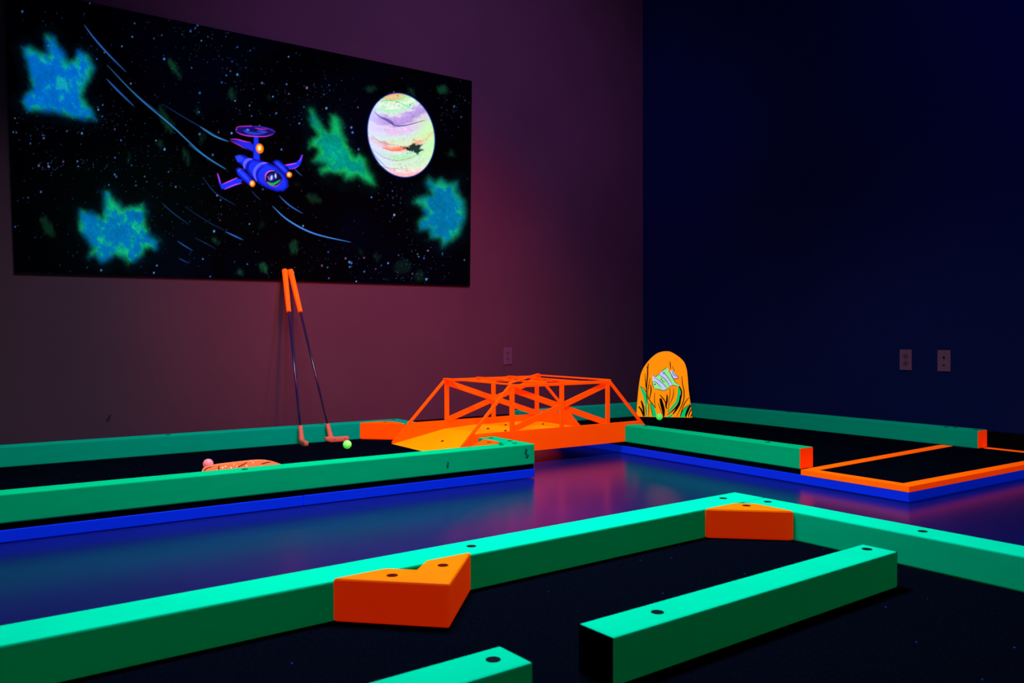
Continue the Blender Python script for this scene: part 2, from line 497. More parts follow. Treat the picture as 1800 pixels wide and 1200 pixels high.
mesh_obj('top_brace', bar_bm(B(BXA, BY1 - .008, ZTOP + .0), B(BXB, BY0 + .008, ZTOP + .0), .02, .006, (1, 0, 0)), M['bridge'], bridge)

# ------------------------------------------------------------------ golf balls
def golf_ball(x, y, mat, label, group):
    bm = bmesh.new()
    bmesh.ops.create_icosphere(bm, subdivisions=5, radius=.0214)
    # dimples on a spiral lattice
    n = 220
    ds = []
    for i in range(n):
        z = 1 - 2 * (i + .5) / n; r = math.sqrt(1 - z * z); t = i * 2.399963
        ds.append(Vector((r * math.cos(t), r * math.sin(t), z)))
    D = np.array(ds)
    for v in bm.verts:
        nv = v.co.normalized()
        a = math.acos(min(1, float((D @ np.array(nv)).max())))
        if a < .085:
            v.co = nv * (.0214 - .0004 * (1 - (a / .085) ** 2))
    o = mesh_obj('golf_ball', bm, M[mat], None, True)
    o.location = (x, y, ZP + .0216)
    return tag(o, label, 'golf ball', group)


golf_ball(1.675, 3.90, 'ballg', 'green golf ball beside the right putter head', 'golf balls on the lanes')
golf_ball(3.905, 3.985, 'ballg', 'green golf ball at the foot of the fish-painted board', 'golf balls on the lanes')
golf_ball(.941, 3.664, 'ballp', 'pink golf ball behind the speckled salmon cut-out', 'golf balls on the lanes')

# ------------------------------------------------------------------ putters leaning on the mural wall
def putter(top, foot, toe, label, shaft='shaft'):
    top, foot = Vector(top), Vector(foot)
    root = empty('putter', tuple(foot)); tag(root, label, 'putter', 'putters leaning on the wall')
    ax = (top - foot); Ls = ax.length; ax.normalize()
    P = lambda d: ax * d
    g0 = Ls - .262
    g = mesh_obj('grip', tube_bm([P(g0), P(g0 + .004), P(g0 + .08), P(Ls - .012), P(Ls - .003), P(Ls)], [.0105, .0125, .0135, .0155, .0145, .009], 20), M['grip'], root, True)
    mesh_obj('shaft', tube_bm([P(.075), P(.4), P(g0 + .01)], [.0052, .0058, .0066], 14), M[shaft], root, True)
    # rubber head: hosel and blade in one moulding
    tx, ty = toe
    tn = Vector((tx, ty, 0)).normalized()
    side = Vector((-tn.y, tn.x, 0))
    bm = tube_bm([P(.104), P(.10), P(.06), P(.034), P(.018)], [.0105, .0118, .0125, .0145, .016], 16)
    secs = [(-.038, .027, .005, .005), (-.034, .023, .011, .010), (-.01, .0175, .0155, .0125), (.03, .0155, .0145, .0125), (.068, .0160, .0145, .0125), (.086, .0175, .0130, .0115), (.091, .0185, .009, .008)]
    rings = []
    for s, zc, hz, hw in secs:
        ring = []
        for k in range(16):
            t = 2 * math.pi * k / 16
            c, sn = math.cos(t), math.sin(t)
            sc = lambda q: math.copysign(abs(q) ** .55, q)
            z = zc + hz * sc(sn)
            ring.append(bm.verts.new(tn * s + side * (hw * sc(c)) + Vector((0, 0, max(z, .0012)))))
        rings.append(ring)
    for a, b2 in zip(rings, rings[1:]):
        for k in range(16):
            bm.faces.new((a[k], a[(k + 1) % 16], b2[(k + 1) % 16], b2[k]))
    bm.faces.new(rings[0][::-1]); bm.faces.new(rings[-1])
    h = mesh_obj('putter_head', bm, M['salmon'], root, True)
    h['label'] = 'salmon rubber putter head'
    if abs(tx) > abs(ty):
        for s in (0.012, .066):
            bmx = disc_bm(.0022, .001, 10)
            q = mesh_obj('face_dot', bmx, M['slot'], h)
            q.rotation_euler = (math.pi / 2, 0, math.atan2(tn.y, tn.x))
            q.location = tuple(tn * s - side * .0122 + Vector((0, 0, .019)))
    return root


wy = lambda x: YW / math.cos(D2) + x * math.tan(D2)
putter((1.594, wy(1.594) - .031, .995), (1.537, 4.155, ZP + .0005), (-.12, -1), 'left putter with an orange grip, its salmon head turned end-on', 'shaftb')
putter((1.626, wy(1.626) - .032, .995), (1.700, 4.158, ZP + .0005), (1, -.06), 'right putter with an orange grip, its salmon blade lying sideways by the ball')

# ------------------------------------------------------------------ flat painted shapes for the boards
def shape_faces(bm, pts, y, mat_i):
    if pts[0] == 'strip':
        a = [bm.verts.new((x, y, max(z, .0005))) for x, z in pts[1]]
        b = [bm.verts.new((x, y, max(z, .0005))) for x, z in pts[2]]
        for i in range(len(a) - 1):
            f = bm.faces.new((a[i], b[i], b[i + 1], a[i + 1])); f.material_index = mat_i
        return
    vs = [bm.verts.new((x, y, max(z, .0005))) for x, z in pts]
    f = bm.faces.new(vs); f.material_index = mat_i
    r = bmesh.ops.triangulate(bm, faces=[f])
    for q in r['faces']:
        q.material_index = mat_i


def stroke(pts, w):
    """tapering brush line as an outline"""
    n = len(pts); L, R = [], []
    for i, (x, z) in enumerate(pts):
        x0, z0 = pts[max(i - 1, 0)]; x1, z1 = pts[min(i + 1, n - 1)]
        dx, dz = x1 - x0, z1 - z0; l = math.hypot(dx, dz) or 1
        t = i / (n - 1)
        h = w * (0.18 + 0.82 * math.sin(math.pi * min(1, .12 + .85 * t)) ** .8) / 2
        L.append((x - dz / l * h, z + dx / l * h)); R.append((x + dz / l * h, z - dx / l * h))
    return ('strip', L, R)


def curve(pts, k=6):
    """Catmull-Rom through the points"""
    out = []
    P = [pts[0]] + list(pts) + [pts[-1]]
    for i in range(1, len(P) - 2):
        for s in range(k):
            t = s / k
            out.append(tuple(.5 * ((2 * P[i][d]) + (-P[i - 1][d] + P[i + 1][d]) * t + (2 * P[i - 1][d] - 5 * P[i][d] + 4 * P[i + 1][d] - P[i + 2][d]) * t * t + (-P[i - 1][d] + 3 * P[i][d] - 3 * P[i + 1][d] + P[i + 2][d]) * t ** 3) for d in (0, 1)))
    out.append(tuple(pts[-1]))
    return out


# arched board with a striped fish among weeds
BWID = .374
def bp(p):      # sketch units (750 across the foot) to board metres
    return ((p[0] - 675) / 750 * BWID, (1070 - p[1]) / 750 * BWID * 1.025)


ax0, ay0, ax1, ay1 = 3.930, 4.232, 4.193, 3.966
ang = math.atan2(ay1 - ay0, ax1 - ax0)
board = empty('arched_board', ((ax0 + ax1) / 2, (ay0 + ay1) / 2, ZP + .0005), ang)
tag(board, 'arched orange board painted with a striped fish, standing in the lane corner', 'board')
arch = [(300, 1070), (306, 960), (314, 850), (335, 650), (360, 505), (395, 420), (445, 345), (510, 275), (580, 222), (650, 198), (700, 194), (760, 200), (850, 250), (930, 320), (968, 400), (986, 500), (1002, 700), (1026, 880), (1050, 1070)]
arch = [(x, max(z, 0.0)) for x, z in (bp(p) for p in curve(arch, 3))]
bm = bmesh.new()
fr = [bm.verts.new((x, 0, z)) for x, z in arch]; bk = [bm.verts.new((x, .019, z)) for x, z in arch]
f = bm.faces.new(fr); f.material_index = 0
g = bm.faces.new(bk[::-1]); g.material_index = 1
for i in range(len(arch)):
    j = (i + 1) % len(arch)
    q = bm.faces.new((fr[i], bk[i], bk[j], fr[j])); q.material_index = 1
me = bpy.data.meshes.new('panel'); bmesh.ops.recalc_face_normals(bm, faces=bm.faces); bm.to_mesh(me); bm.free()
me.materials.append(M['b_or']); me.materials.append(M['b_edge'])
pn = bpy.data.objects.new('panel', me); COL.objects.link(pn); pn.parent = board

weeds = [
    [(340, 662), (385, 688), (430, 755), (447, 850), (442, 1066), (428, 1066), (420, 930), (400, 820), (372, 735)],
    [(478, 868), (520, 905), (552, 960), (572, 1066), (520, 1066), (500, 980)],
    [(868, 645), (892, 700), (888, 800), (852, 885), (790, 962), (720, 1015), (760, 945), (828, 858), (853, 760), (858, 690)],
    [(700, 1068), (760, 1034), (792, 1020), (770, 1068)],
    [(888, 1068), (910, 1000), (960, 940), (1028, 893), (985, 970), (948, 1068)],
]
blades = [
    ([(755, 330), (758, 380), (765, 440)], 12), ([(785, 390), (800, 430), (820, 460)], 7),
    ([(465, 355), (455, 420), (452, 520), (440, 640), (438, 760), (452, 900)], 17), ([(418, 490), (422, 580), (432, 680), (440, 720)], 10),
    ([(440, 395), (455, 440), (452, 480)], 8), ([(487, 550), (470, 640), (455, 740), (462, 830)], 10),
    ([(490, 640), (500, 700), (492, 760), (480, 830)], 16), ([(340, 662), (400, 690), (440, 760), (455, 850)], 7),
    ([(455, 760), (470, 830), (520, 900), (560, 955)], 12), ([(365, 855), (385, 910), (400, 980), (410, 1066)], 26),
    ([(330, 930), (365, 975), (390, 1030), (395, 1066)], 24), ([(550, 740), (545, 830), (552, 920), (560, 950)], 9),
    ([(590, 880), (610, 930), (635, 990), (645, 1040)], 9), ([(615, 770), (660, 820), (690, 870), (700, 930)], 14),
    ([(625, 820), (645, 900), (665, 980), (668, 1068)], 46), ([(715, 770), (712, 850), (700, 920), (715, 960)], 24),
    ([(750, 680), (755, 760), (740, 840), (735, 950), (725, 1010)], 9), ([(800, 690), (800, 760), (780, 830), (745, 910)], 10),
    ([(870, 650), (905, 720), (895, 810), (860, 900), (800, 970), (715, 1040)], 22), ([(895, 780), (880, 880), (840, 960), (790, 1030)], 28),
    ([(912, 525), (920, 620), (940, 720), (938, 820), (915, 900), (870, 1000), (840, 1066)], 13),
    ([(1005, 805), (955, 870), (920, 950), (885, 1066)], 12), ([(1028, 890), (960, 935), (915, 990), (890, 1066)], 8),
    ([(1025, 905), (985, 985), (960, 1066)], 34), ([(1038, 955), (1010, 1010), (1000, 1066)], 16), ([(1046, 1020), (1036, 1045), (1030, 1066)], 16),
    ([(470, 880), (468, 980), (462, 1066)], 9), ([(490, 890), (505, 980), (525, 1066)], 9), ([(420, 930), (432, 1000), (430, 1066)], 8),
]
bm = bmesh.new()
for w in weeds:
    shape_faces(bm, [bp(p) for p in curve(w + [w[0]], 4)[:-1]], -.0006, 0)
for pts, w in blades:
    shape_faces(bm, stroke([bp(p) for p in curve(pts, 5)], w / 750 * BWID), -.0009, 1)
wd = mesh_obj('painted_seaweed', bm, [M['b_grn'], M['b_blk']], board)
wd['label'] = 'green and black painted seaweed'

body = [(520, 590), (525, 650), (540, 690), (600, 700), (670, 716), (720, 690), (745, 662), (800, 645), (860, 656), (895, 652), (830, 612), (800, 560), (768, 500), (735, 452), (715, 405), (690, 425), (640, 458), (600, 500), (560, 530), (540, 545)]
s1 = [(530, 562), (548, 540), (585, 555), (640, 598), (690, 650), (702, 690), (662, 712), (635, 675), (585, 622), (535, 592)]
s2 = [(606, 500), (642, 458), (690, 508), (740, 570), (788, 640), (750, 656), (720, 610), (668, 548)]
tail = [(762, 452), (788, 440), (806, 470), (830, 500), (868, 545), (826, 546), (800, 556), (765, 492)]
lines = [[(530, 590), (585, 620), (640, 680)], [(545, 545), (620, 590), (690, 655), (704, 690)], [(605, 503), (670, 548), (725, 610), (748, 655)], [(642, 458), (700, 510), (750, 575), (788, 640)],
         [(640, 458), (690, 425), (715, 405)], [(522, 512), (560, 530), (600, 500), (640, 458)], [(520, 590), (525, 650), (545, 692)], [(545, 692), (600, 700), (670, 716), (720, 690), (745, 662)],
         [(735, 450), (770, 500), (800, 560), (830, 610), (895, 652)], [(640, 565), (665, 600), (690, 590)], [(645, 545), (628, 580)], [(660, 500), (690, 470)], [(745, 662), (800, 645), (860, 656)],
         [(765, 492), (800, 556), (868, 545), (828, 500), (788, 440)], [(785, 450), (800, 500), (850, 535)]]
bm = bmesh.new()
shape_faces(bm, [bp(p) for p in body], -.0011, 0)
for s in (s1, s2, tail, [(520, 590), (520, 512), (560, 532), (540, 548)]):
    shape_faces(bm, [bp(p) for p in s], -.0014, 1)
for l in lines:
    shape_faces(bm, stroke([bp(p) for p in curve(l, 4)], 8 / 750 * BWID), -.0017, 2)
shape_faces(bm, [bp((551 + 10 * math.cos(t * math.pi / 6), 634 + 10 * math.sin(t * math.pi / 6))) for t in range(12)], -.0017, 2)
fs = mesh_obj('painted_fish', bm, [M['b_lim'], M['b_lil'], M['b_teal']], board)
fs['label'] = 'pale lime fish with lilac stripes'

# speckled cut-out lying behind the near rail
def speckled_mat():
    m, nt, b = new_mat('speckled_salmon_paint')
    N, L = nt.nodes, nt.links
    tc = N.new('ShaderNodeTexCoord')
    vo = N.new('ShaderNodeTexVoronoi'); vo.inputs['Scale'].default_value = 55
    L.new(tc.outputs['Object'], vo.inputs['Vector'])
    nz = N.new('ShaderNodeTexNoise'); nz.inputs['Scale'].default_value = 9; L.new(tc.outputs['Object'], nz.inputs['Vector'])
    cr = N.new('ShaderNodeValToRGB')
    cr.color_ramp.elements[0].position = .17; cr.color_ramp.elements[0].color = (1, .75, .35, 1)
    cr.color_ramp.elements[1].position = .23; cr.color_ramp.elements[1].color = (1, .17, .06, 1)
    L.new(vo.outputs['Distance'], cr.inputs['Fac'])
    L.new(cr.outputs[0], b.inputs['Base Color']); L.new(cr.outputs[0], b.inputs['Emission Color'])
    b.inputs['Emission Strength'].default_value = .85
    b.inputs['Roughness'].default_value = .5
    return m


hump = [(.893, .0635), (.898, .078), (.908, .0855), (.925, .0885), (.96, .093), (1.04, .0955), (1.10, .0965), (1.14, .0945), (1.175, .0875), (1.205, .077), (1.235, .0635)]
hx0 = 1.06
cut = empty('speckled_cutout', (hx0, 3.555, ZP)); tag(cut, 'low speckled salmon-orange cut-out half hidden behind the near rail', 'obstacle')
bm = bmesh.new()
hc = curve(hump, 4)
rows = []
for dy, s in ((0, .0), (.004, 1.0), (.024, 1.0), (.028, .94)):
    rows.append([bm.verts.new((x - hx0, dy, max((z - ZP) * (s if s else .93), .001))) for x, z in hc])
bm.faces.new(rows[0]); bm.faces.new(rows[-1][::-1])
for a, b2 in zip(rows, rows[1:]):
    for i in range(len(a) - 1):
        bm.faces.new((a[i], a[i + 1], b2[i + 1], b2[i]))
    bm.faces.new((a[-1], a[0], b2[0], b2[-1]))
mesh_obj('cutout_body', bm, speckled_mat(), cut)
for l in ([(.897, .066), (.901, .077), (.912, .084), (.935, .0875)], [(.957, .068), (.955, .080), (.958, .090)], [(1.03, .074), (1.055, .083), (1.075, .093)], [(1.13, .078), (1.155, .083), (1.178, .085)]):
    bm = bmesh.new()
    shape_faces(bm, stroke([(x - hx0, z - ZP) for x, z in curve(l, 5)], .004), -.0008, 0)
    mesh_obj('painted_line', bm, M['b_blk'], cut)

# ------------------------------------------------------------------ wall plates
def wall_plate(name, pos, rz, mat, kind, label, cat):
    root = empty(name, pos, rz); tag(root, label, cat, 'plates on the walls')
    bm = bmesh.new()
    bm2 = prism_bm(rect(-.035, .035, -.057, .057), 0, .006, .002)
    bmesh.ops.rotate(bm2, verts=bm2.verts, matrix=Matrix.Rotation(math.pi / 2, 3, 'X'))
    mesh_obj('cover_plate', bm2, M[mat], root)
    bm.free()
    def disc(x, z, rx, rz_, y, m, nm, seg=20):
        b = bmesh.new()
        bmesh.ops.create_cone(b, cap_ends=True, segments=seg, radius1=1, radius2=1, depth=.0016)
        bmesh.ops.scale(b, verts=b.verts, vec=(rx, rz_, 1))
        bmesh.ops.rotate(b, verts=b.verts, matrix=Matrix.Rotation(math.pi / 2, 3, 'X'))
        q = mesh_obj(nm, b, M[m], root); q.location = (x, y, z)
        return q
    if kind == 'socket':
        for z in (.0195, -.0195):
            disc(0, z, .0165, .0145, -.0062, 'recept', 'socket')
            for x, w, h, dz in ((-.006, .0014, .005, .003), (.006, .0014, .004, .003), (0, .0026, .0026, -.007)):
                disc(x, z + dz, w, h, -.0072, 'slot', 'slot', 8)
    else:
        disc(0, .017, .0055, .0085, -.0062, 'slot', 'jack')
        disc(-.001, -.024, .0055, .0045, -.0062, 'slot', 'jack')
    for z in ((0,) if kind == 'socket' else (.048, -.048)):
        disc(0, z, .0022, .0022, -.0064, mat, 'screw', 10)
    return root


ox, oy = rot2(3.208, YW - .0005, D2)
wall_plate('power_outlet', (ox, oy, .483), D2, 'plated', 'socket', 'dim power outlet on the mural wall, above the bridge', 'outlet')
ox, oy = rot2(XW - .0005, 2.511, D2)
wall_plate('power_outlet', (ox, oy, .483), D2 - math.pi / 2 + math.pi, 'plate', 'socket', 'power outlet on the navy wall', 'outlet').rotation_euler = (0, 0, D2 - math.pi / 2)
ox, oy = rot2(XW - .0005, 2.299, D2)
wall_plate('data_jack', (ox, oy, .483), D2 - math.pi / 2, 'plate', 'jack', 'wall plate with two dark jacks on the navy wall, beside the outlet', 'wall plate')

# ------------------------------------------------------------------ the space mural
# painter's sketch coordinates (u right, v down), fitted to the four corners of the panel
SK = np.array([(7, -24), (827, 143.5), (823.5, 502.5), (26.5, 478)], float)
PL = np.array([(.339, 2.263), (2.922, 2.261), (2.903, .941), (.374, .930)], float)   # along the wall, height


def homography(src, dst):
    A = []
    for (x, y), (u, v) in zip(src, dst):
        A.append([x, y, 1, 0, 0, 0, -u * x, -u * y, -u]); A.append([0, 0, 0, x, y, 1, -v * x, -v * y, -v])
    return np.linalg.svd(np.array(A))[2][-1].reshape(3, 3)


NX, NY = 880, 460
S, Tt = np.meshgrid(np.linspace(0, 1, NX), np.linspace(0, 1, NY))
top = PL[0][None, None] * (1 - S[..., None]) + PL[1][None, None] * S[..., None]
bot = PL[3][None, None] * (1 - S[..., None]) + PL[2][None, None] * S[..., None]
WX = top * (1 - Tt[..., None]) + bot * Tt[..., None]
Hm = homography(PL, SK)
h = np.stack([WX[..., 0], WX[..., 1], np.ones_like(S)], -1) @ Hm.T
U, V = h[..., 0] / h[..., 2], h[..., 1] / h[..., 2]
img = np.zeros((NY, NX, 3)); img[:] = (0.2, 0.4, 2.6)      # sRGB 0-255, near-black blue


def noise(x, y, seed):
    r = np.random.default_rng(seed).random((64, 64))
    xi, yi = np.floor(x).astype(int), np.floor(y).astype(int)
    fx, fy = x - xi, y - yi
    fx = fx * fx * (3 - 2 * fx); fy = fy * fy * (3 - 2 * fy)
    g = lambda i, j: r[(yi + j) % 64, (xi + i) % 64]
    return (g(0, 0) * (1 - fx) + g(1, 0) * fx) * (1 - fy) + (g(0, 1) * (1 - fx) + g(1, 1) * fx) * fy


def fbm(x, y, seed, oct=4):
    s, a, t = 0, 1, 0
    for k in range(oct):
        s = s + a * noise(x * 2 ** k + 7.3 * k, y * 2 ** k + 3.1 * k, seed + k); t += a; a *= .55
    return s / t


def sd_poly(px, py, P):
    P = np.array(P, float)
    d = np.full(px.shape, 1e18); s = np.zeros(px.shape, bool)
    n = len(P)
    for i in range(n):
        a, b = P[i], P[(i + 1) % n]
        ex, ey = b - a; wx, wy_ = px - a[0], py - a[1]
        t = np.clip((wx * ex + wy_ * ey) / (ex * ex + ey * ey + 1e-9), 0, 1)
        d = np.minimum(d, (wx - ex * t) ** 2 + (wy_ - ey * t) ** 2)
        c = (a[1] > py) != (b[1] > py)
        s ^= c & (px < (b[0] - a[0]) * (py - a[1]) / ((b[1] - a[1]) + 1e-12) + a[0])
    d = np.sqrt(d)
    return np.where(s, -d, d)


def sstep(a, b, x):
    t = np.clip((x - a) / (b - a), 0, 1)
    return t * t * (3 - 2 * t)


def window(P, pad):
    P = np.array(P, float)
    m = (U > P[:, 0].min() - pad) & (U < P[:, 0].max() + pad) & (V > P[:, 1].min() - pad) & (V < P[:, 1].max() + pad)
    ys, xs = np.where(m)
    return slice(ys.min(), ys.max() + 1), slice(xs.min(), xs.max() + 1)


def lay(w, col, a):
    img[w] = img[w] * (1 - a[..., None]) + np.asarray(col, float) * a[..., None]


def poly_fill(P, col, soft=.7, a=1.0, shade=0.0, dark=(10, 14, 120)):
    w = window(P, 4); u, v = U[w], V[w]
    d = sd_poly(u, v, P)
    c = np.asarray(col, float) * np.ones(u.shape + (3,))
    if shade:
        k = sstep(-shade, 0, d)[..., None]
        c = c * (1 - k) + np.asarray(dark, float) * k
    lay(w, c, a * sstep(soft, -soft, d))


def path(pts, width, col, a=1.0, taper=True, soft=.6, fine_line=False):
    pts = curve(pts, 6)
    w = window(pts, width + 4); u, v = U[w], V[w]
    best = np.full(u.shape, -1e9); n = len(pts) - 1
    for i in range(n):
        a0, b0 = np.array(pts[i]), np.array(pts[i + 1])
        e = b0 - a0
        t = np.clip(((u - a0[0]) * e[0] + (v - a0[1]) * e[1]) / (e @ e + 1e-9), 0, 1)
        d = np.hypot(u - a0[0] - e[0] * t, v - a0[1] - e[1] * t)
        s = (i + t) / n
        hw = width * (.62 * np.sin(np.pi * (.06 + .88 * s)) ** .9 if taper and fine_line else np.sin(np.pi * (.06 + .88 * s)) ** .9 if taper else 1.0) / 2
        best = np.maximum(best, hw - d)
    lay(w, col, a * sstep(-soft, soft, best))


def ellipse(c, rx, ry, rot=0, n=40):
    cr, sr = math.cos(rot), math.sin(rot)
    return [(c[0] + rx * math.cos(t) * cr - ry * math.sin(t) * sr, c[1] + rx * math.cos(t) * sr + ry * math.sin(t) * cr) for t in np.linspace(0, 2 * math.pi, n, endpoint=False)]


# faint cloud of blue over the upper right, green haze low left
g = fbm(U / 160, V / 160, 5)
img += np.clip(g - .42, 0, 1)[..., None] * np.array((0, 3, 40)) * sstep(150, 420, U)[..., None]
img += (sstep(180, 20, np.hypot((U - 240) / 1.3, V - 380)) * .5)[..., None] * np.array((0, 7, 3))
# dim green smudges
for u, v, rx, ry, ro, a in ((306, 122, 7, 22, -.55, .5), (405, 166, 8, 13, -.4, .35), (82, 400, 10, 24, -.45, .33), (515, 435, 8, 14, .1, .45), (549, 350, 15, 8, .3, .35), (462, 470, 7, 12, -.5, .6), (378, 424, 5, 9, -.9, .5), (420, 479, 7, 6, 0, .5),
                           (776, 159, 11, 9, .5, .5), (790, 271, 8, 7, 0, .45), (648, 158, 13, 7, .1, .35), (722, 162, 4, 14, -.6, .4), (290, 212, 9, 28, -.45, .35), (353, 245, 6, 12, .2, .3), (280, 255, 6, 12, -.2, .3), (325, 275, 5, 18, -.2, .4), (345, 195, 4, 9, -.1, .35),
                           (225, 278, 5, 12, .2, .22), (632, 445, 4, 10, -.4, .25), (660, 452, 6, 9, -.3, .25), (458, 396, 8, 8, 0, .25), (705, 470, 16, 14, 0, .18), (735, 485, 10, 12, 0, .2), (470, 172, 6, 8, 0, .25), (520, 325, 8, 5, 0, .2)):
    P = ellipse((u, v), rx, ry, ro)
    w = window(P, 10); uu, vv = U[w], V[w]
    d = sd_poly(uu, vv, P) + (fbm(uu / 5, vv / 9, int(u)) - .5) * 12
    lay(w, (22, 105, 62), a * sstep(3, -7, d))
# stars
n = 1250
su = rng.uniform(25, 822, n); sv = rng.uniform(0, 495, n)
keep = fbm(su / 70, sv / 70, 21) + rng.uniform(-.18, .18, n) > .50
clus = [(88, 292, 16, 5, 26), (140, 290, 30, 8, 22), (170, 215, 20, 14, 20), (340, 50, 18, 10, 20), (370, 75, 30, 18, 34), (405, 120, 26, 26, 44), (150, 95, 14, 12, 18), (210, 220, 26, 16, 26), (800, 185, 18, 20, 40), (690, 350, 14, 14, 26), (545, 150, 26, 14, 30),
        (265, 285, 60, 18, 46), (55, 235, 22, 12, 22), (200, 310, 22, 14, 18), (300, 340, 30, 50, 34), (720, 450, 26, 20, 44), (725, 488, 26, 8, 24), (600, 190, 20, 40, 26), (560, 470, 60, 16, 40), (480, 190, 50, 26, 40), (120, 230, 40, 18, 18), (400, 380, 50, 40, 40)]
for cu, cv, ru, rv, k in clus:
    su = np.append(su, rng.normal(cu, ru, k)); sv = np.append(sv, rng.normal(cv, rv, k)); keep = np.append(keep, np.ones(k, bool))
for a_, b_ in zip(su[keep], sv[keep]):
    big = rng.random()
    rad = .45 + .55 * (big > .88) + .6 * (big > .975) + rng.uniform(0, .35)
    al = rng.uniform(.10, .48) if big < .88 else rng.uniform(.5, .92)
    m = (abs(U[NY // 2] - a_) < 40)
    # locate through the smooth grid: coarse search on a window
    if not (20 < a_ < 824 and -5 < b_ < 500):
        continue
    wx_ = np.linalg.inv(Hm) @ np.array((a_, b_, 1)); wx_ = wx_[:2] / wx_[2]
    ci = int((wx_[0] - .339) / 2.57 * NX); ri = int((2.262 - wx_[1]) / 1.327 * NY)
    r0, r1, c0, c1 = max(ri - 12, 0), min(ri + 12, NY), max(ci - 14, 0), min(ci + 14, NX)
    if r1 - r0 < 2 or c1 - c0 < 2:
        continue
    w = (slice(r0, r1), slice(c0, c1))
    d = np.hypot(U[w] - a_, (V[w] - b_) * .85)
    col = ((80, 165, 245), (60, 125, 235), (130, 150, 225), (150, 110, 170))[int(rng.choice(4, p=(.42, .33, .15, .1)))]
    lay(w, col, al * sstep(rad + .75, rad - .55, d))


# comet streaks
BL = (45, 120, 225); CY = (50, 150, 225)
for pts, wd_, c, a in (([(147, 46), (165, 70), (190, 98), (220, 128)], 4.2, BL, .8), ([(187, 116), (240, 171), (300, 222), (350, 268), (395, 299)], 3.4, CY, .85), ([(230, 160), (255, 182), (280, 200)], 2, BL, .6), ([(186, 140), (205, 160), (234, 188)], 5, BL, .7),
                      ([(283, 184), (340, 218), (375, 237)], 2, BL, .5), ([(350, 224), (375, 240), (400, 250)], 4.5, CY, .85), ([(330, 255), (365, 280), (396, 298)], 4, CY, .6), ([(477, 363), (505, 388), (550, 411), (614, 426)], 4, (60, 150, 245), .95), ([(489, 345), (506, 361), (530, 376)], 3.4, BL, .85),
                      ([(283, 357), (300, 373), (330, 395)], 2.2, BL, .5), ([(322, 363), (365, 391), (400, 409)], 1.8, BL, .4), ([(395, 408), (410, 415), (425, 422)], 4, BL, .8), ([(355, 313), (378, 341), (412, 361)], 1.8, BL, .55), ([(310, 424), (322, 432), (337, 441)], 3, BL, .65),
                      ([(312, 454), (320, 458), (331, 463)], 2.6, BL, .5), ([(340, 418), (360, 428), (378, 438)], 2, BL, .4), ([(440, 336), (448, 345), (456, 352)], 2, BL, .5), ([(514, 296), (521, 303), (529, 310)], 3, BL, .6)):
    path(pts, wd_, c, a, soft=.8, fine_line=True)

# nebula clouds
def nebula(P, base, hi, green, seed, sc=18, amp=13, edge_g=.30, gth=.56):
    w = window(P, 30); u, v = U[w], V[w]
    q = u * .82 - v * .57; r_ = u * .57 + v * .82       # brush direction, down to the right
    f = fbm(u / sc, v / sc, seed, 4)
    br = .6 * fbm(r_ / 17, q / 7, seed + 31, 4) + .4 * fbm(u / 11, v / 11, seed + 90, 4)             # dabbed brush texture
    fine = .5 * noise(r_ / 3.6, q / 1.5, seed + 50) + .5 * noise(u / 1.3, v / 1.3, seed + 70)
    d = sd_poly(u, v, P)
    dd = d + (br - .5) * amp + (fine - .5) * 4.5
    lay(w, np.array(base) * .5, sstep(26, -8, d + (f - .5) * 22) * .13)
    m = sstep(8, -10, dd)
    e = sstep(-22, 0, d)
    g_ = .55 * br + .45 * f + edge_g * (e - .45) + .06 * (fine - .5)
    kg = (sstep(gth - .09, gth + .10, g_) * .80)[..., None]
    c = np.asarray(base, float)[None, None] * (.74 + .46 * (f * .6 + br * .4))[..., None]
    c = c * (1 - kg) + np.asarray(green, float) * (.72 + .45 * br)[..., None] * kg
    kh = (sstep(.55, .78, .5 * f + .5 * br + .10 * (fine - .5)) * (1 - e))[..., None] * .6
    c = c * (1 - kh) + np.asarray(hi, float) * kh
    c *= (.88 + .24 * fine)[..., None]
    lay(w, np.clip(c * .93, 0, 255), m * .96)


N1 = [(37, 85), (50, 82), (72, 93), (82, 95), (78, 62), (95, 68), (105, 85), (120, 108), (130, 104), (137, 90), (155, 98), (165, 120), (160, 140), (150, 155), (145, 172), (160, 190), (168, 212), (150, 212), (120, 208), (90, 200), (60, 198), (48, 198), (37, 180), (45, 165), (56, 158), (50, 140), (46, 115)]
nebula(N1, (0, 118, 222), (20, 165, 235), (10, 190, 125), 101, 22, 13, .16, .565)
N4 = [(140, 368), (152, 372), (172, 378), (178, 382), (182, 360), (182, 337), (190, 335), (200, 350), (215, 365), (228, 362), (250, 358), (256, 372), (255, 390), (262, 412), (278, 425), (272, 438), (255, 440), (245, 455), (225, 466), (215, 455), (200, 450), (185, 463), (176, 463), (165, 450), (155, 452), (160, 435), (150, 420), (137, 405)]
nebula(N4, (0, 125, 195), (40, 205, 220), (15, 200, 100), 141, 20, 14, .10, .53)
N2 = [(541, 192), (548, 195), (556, 210), (568, 226), (576, 232), (580, 204), (586, 203), (594, 210), (600, 225), (603, 240), (612, 258), (622, 275), (630, 270), (640, 280), (643, 295), (655, 312), (657, 326), (640, 322), (625, 312), (604, 318), (602, 308), (585, 306), (562, 306), (560, 298), (570, 290), (548, 284), (556, 270), (555, 262), (541, 260), (545, 245), (555, 238), (545, 222)]
nebula(N2, (0, 158, 135), (0, 180, 165), (15, 210, 95), 181, 24, 13, .34, .55)
N3 = [(751, 312), (762, 320), (773, 313.5), (783, 320), (802, 320), (802, 336), (814, 352), (816, 383), (805, 415), (775, 435), (770, 420), (753, 420), (751, 405), (735, 405), (732, 389), (745, 377), (738, 364), (722, 358), (729, 348), (754, 342), (746, 322)]
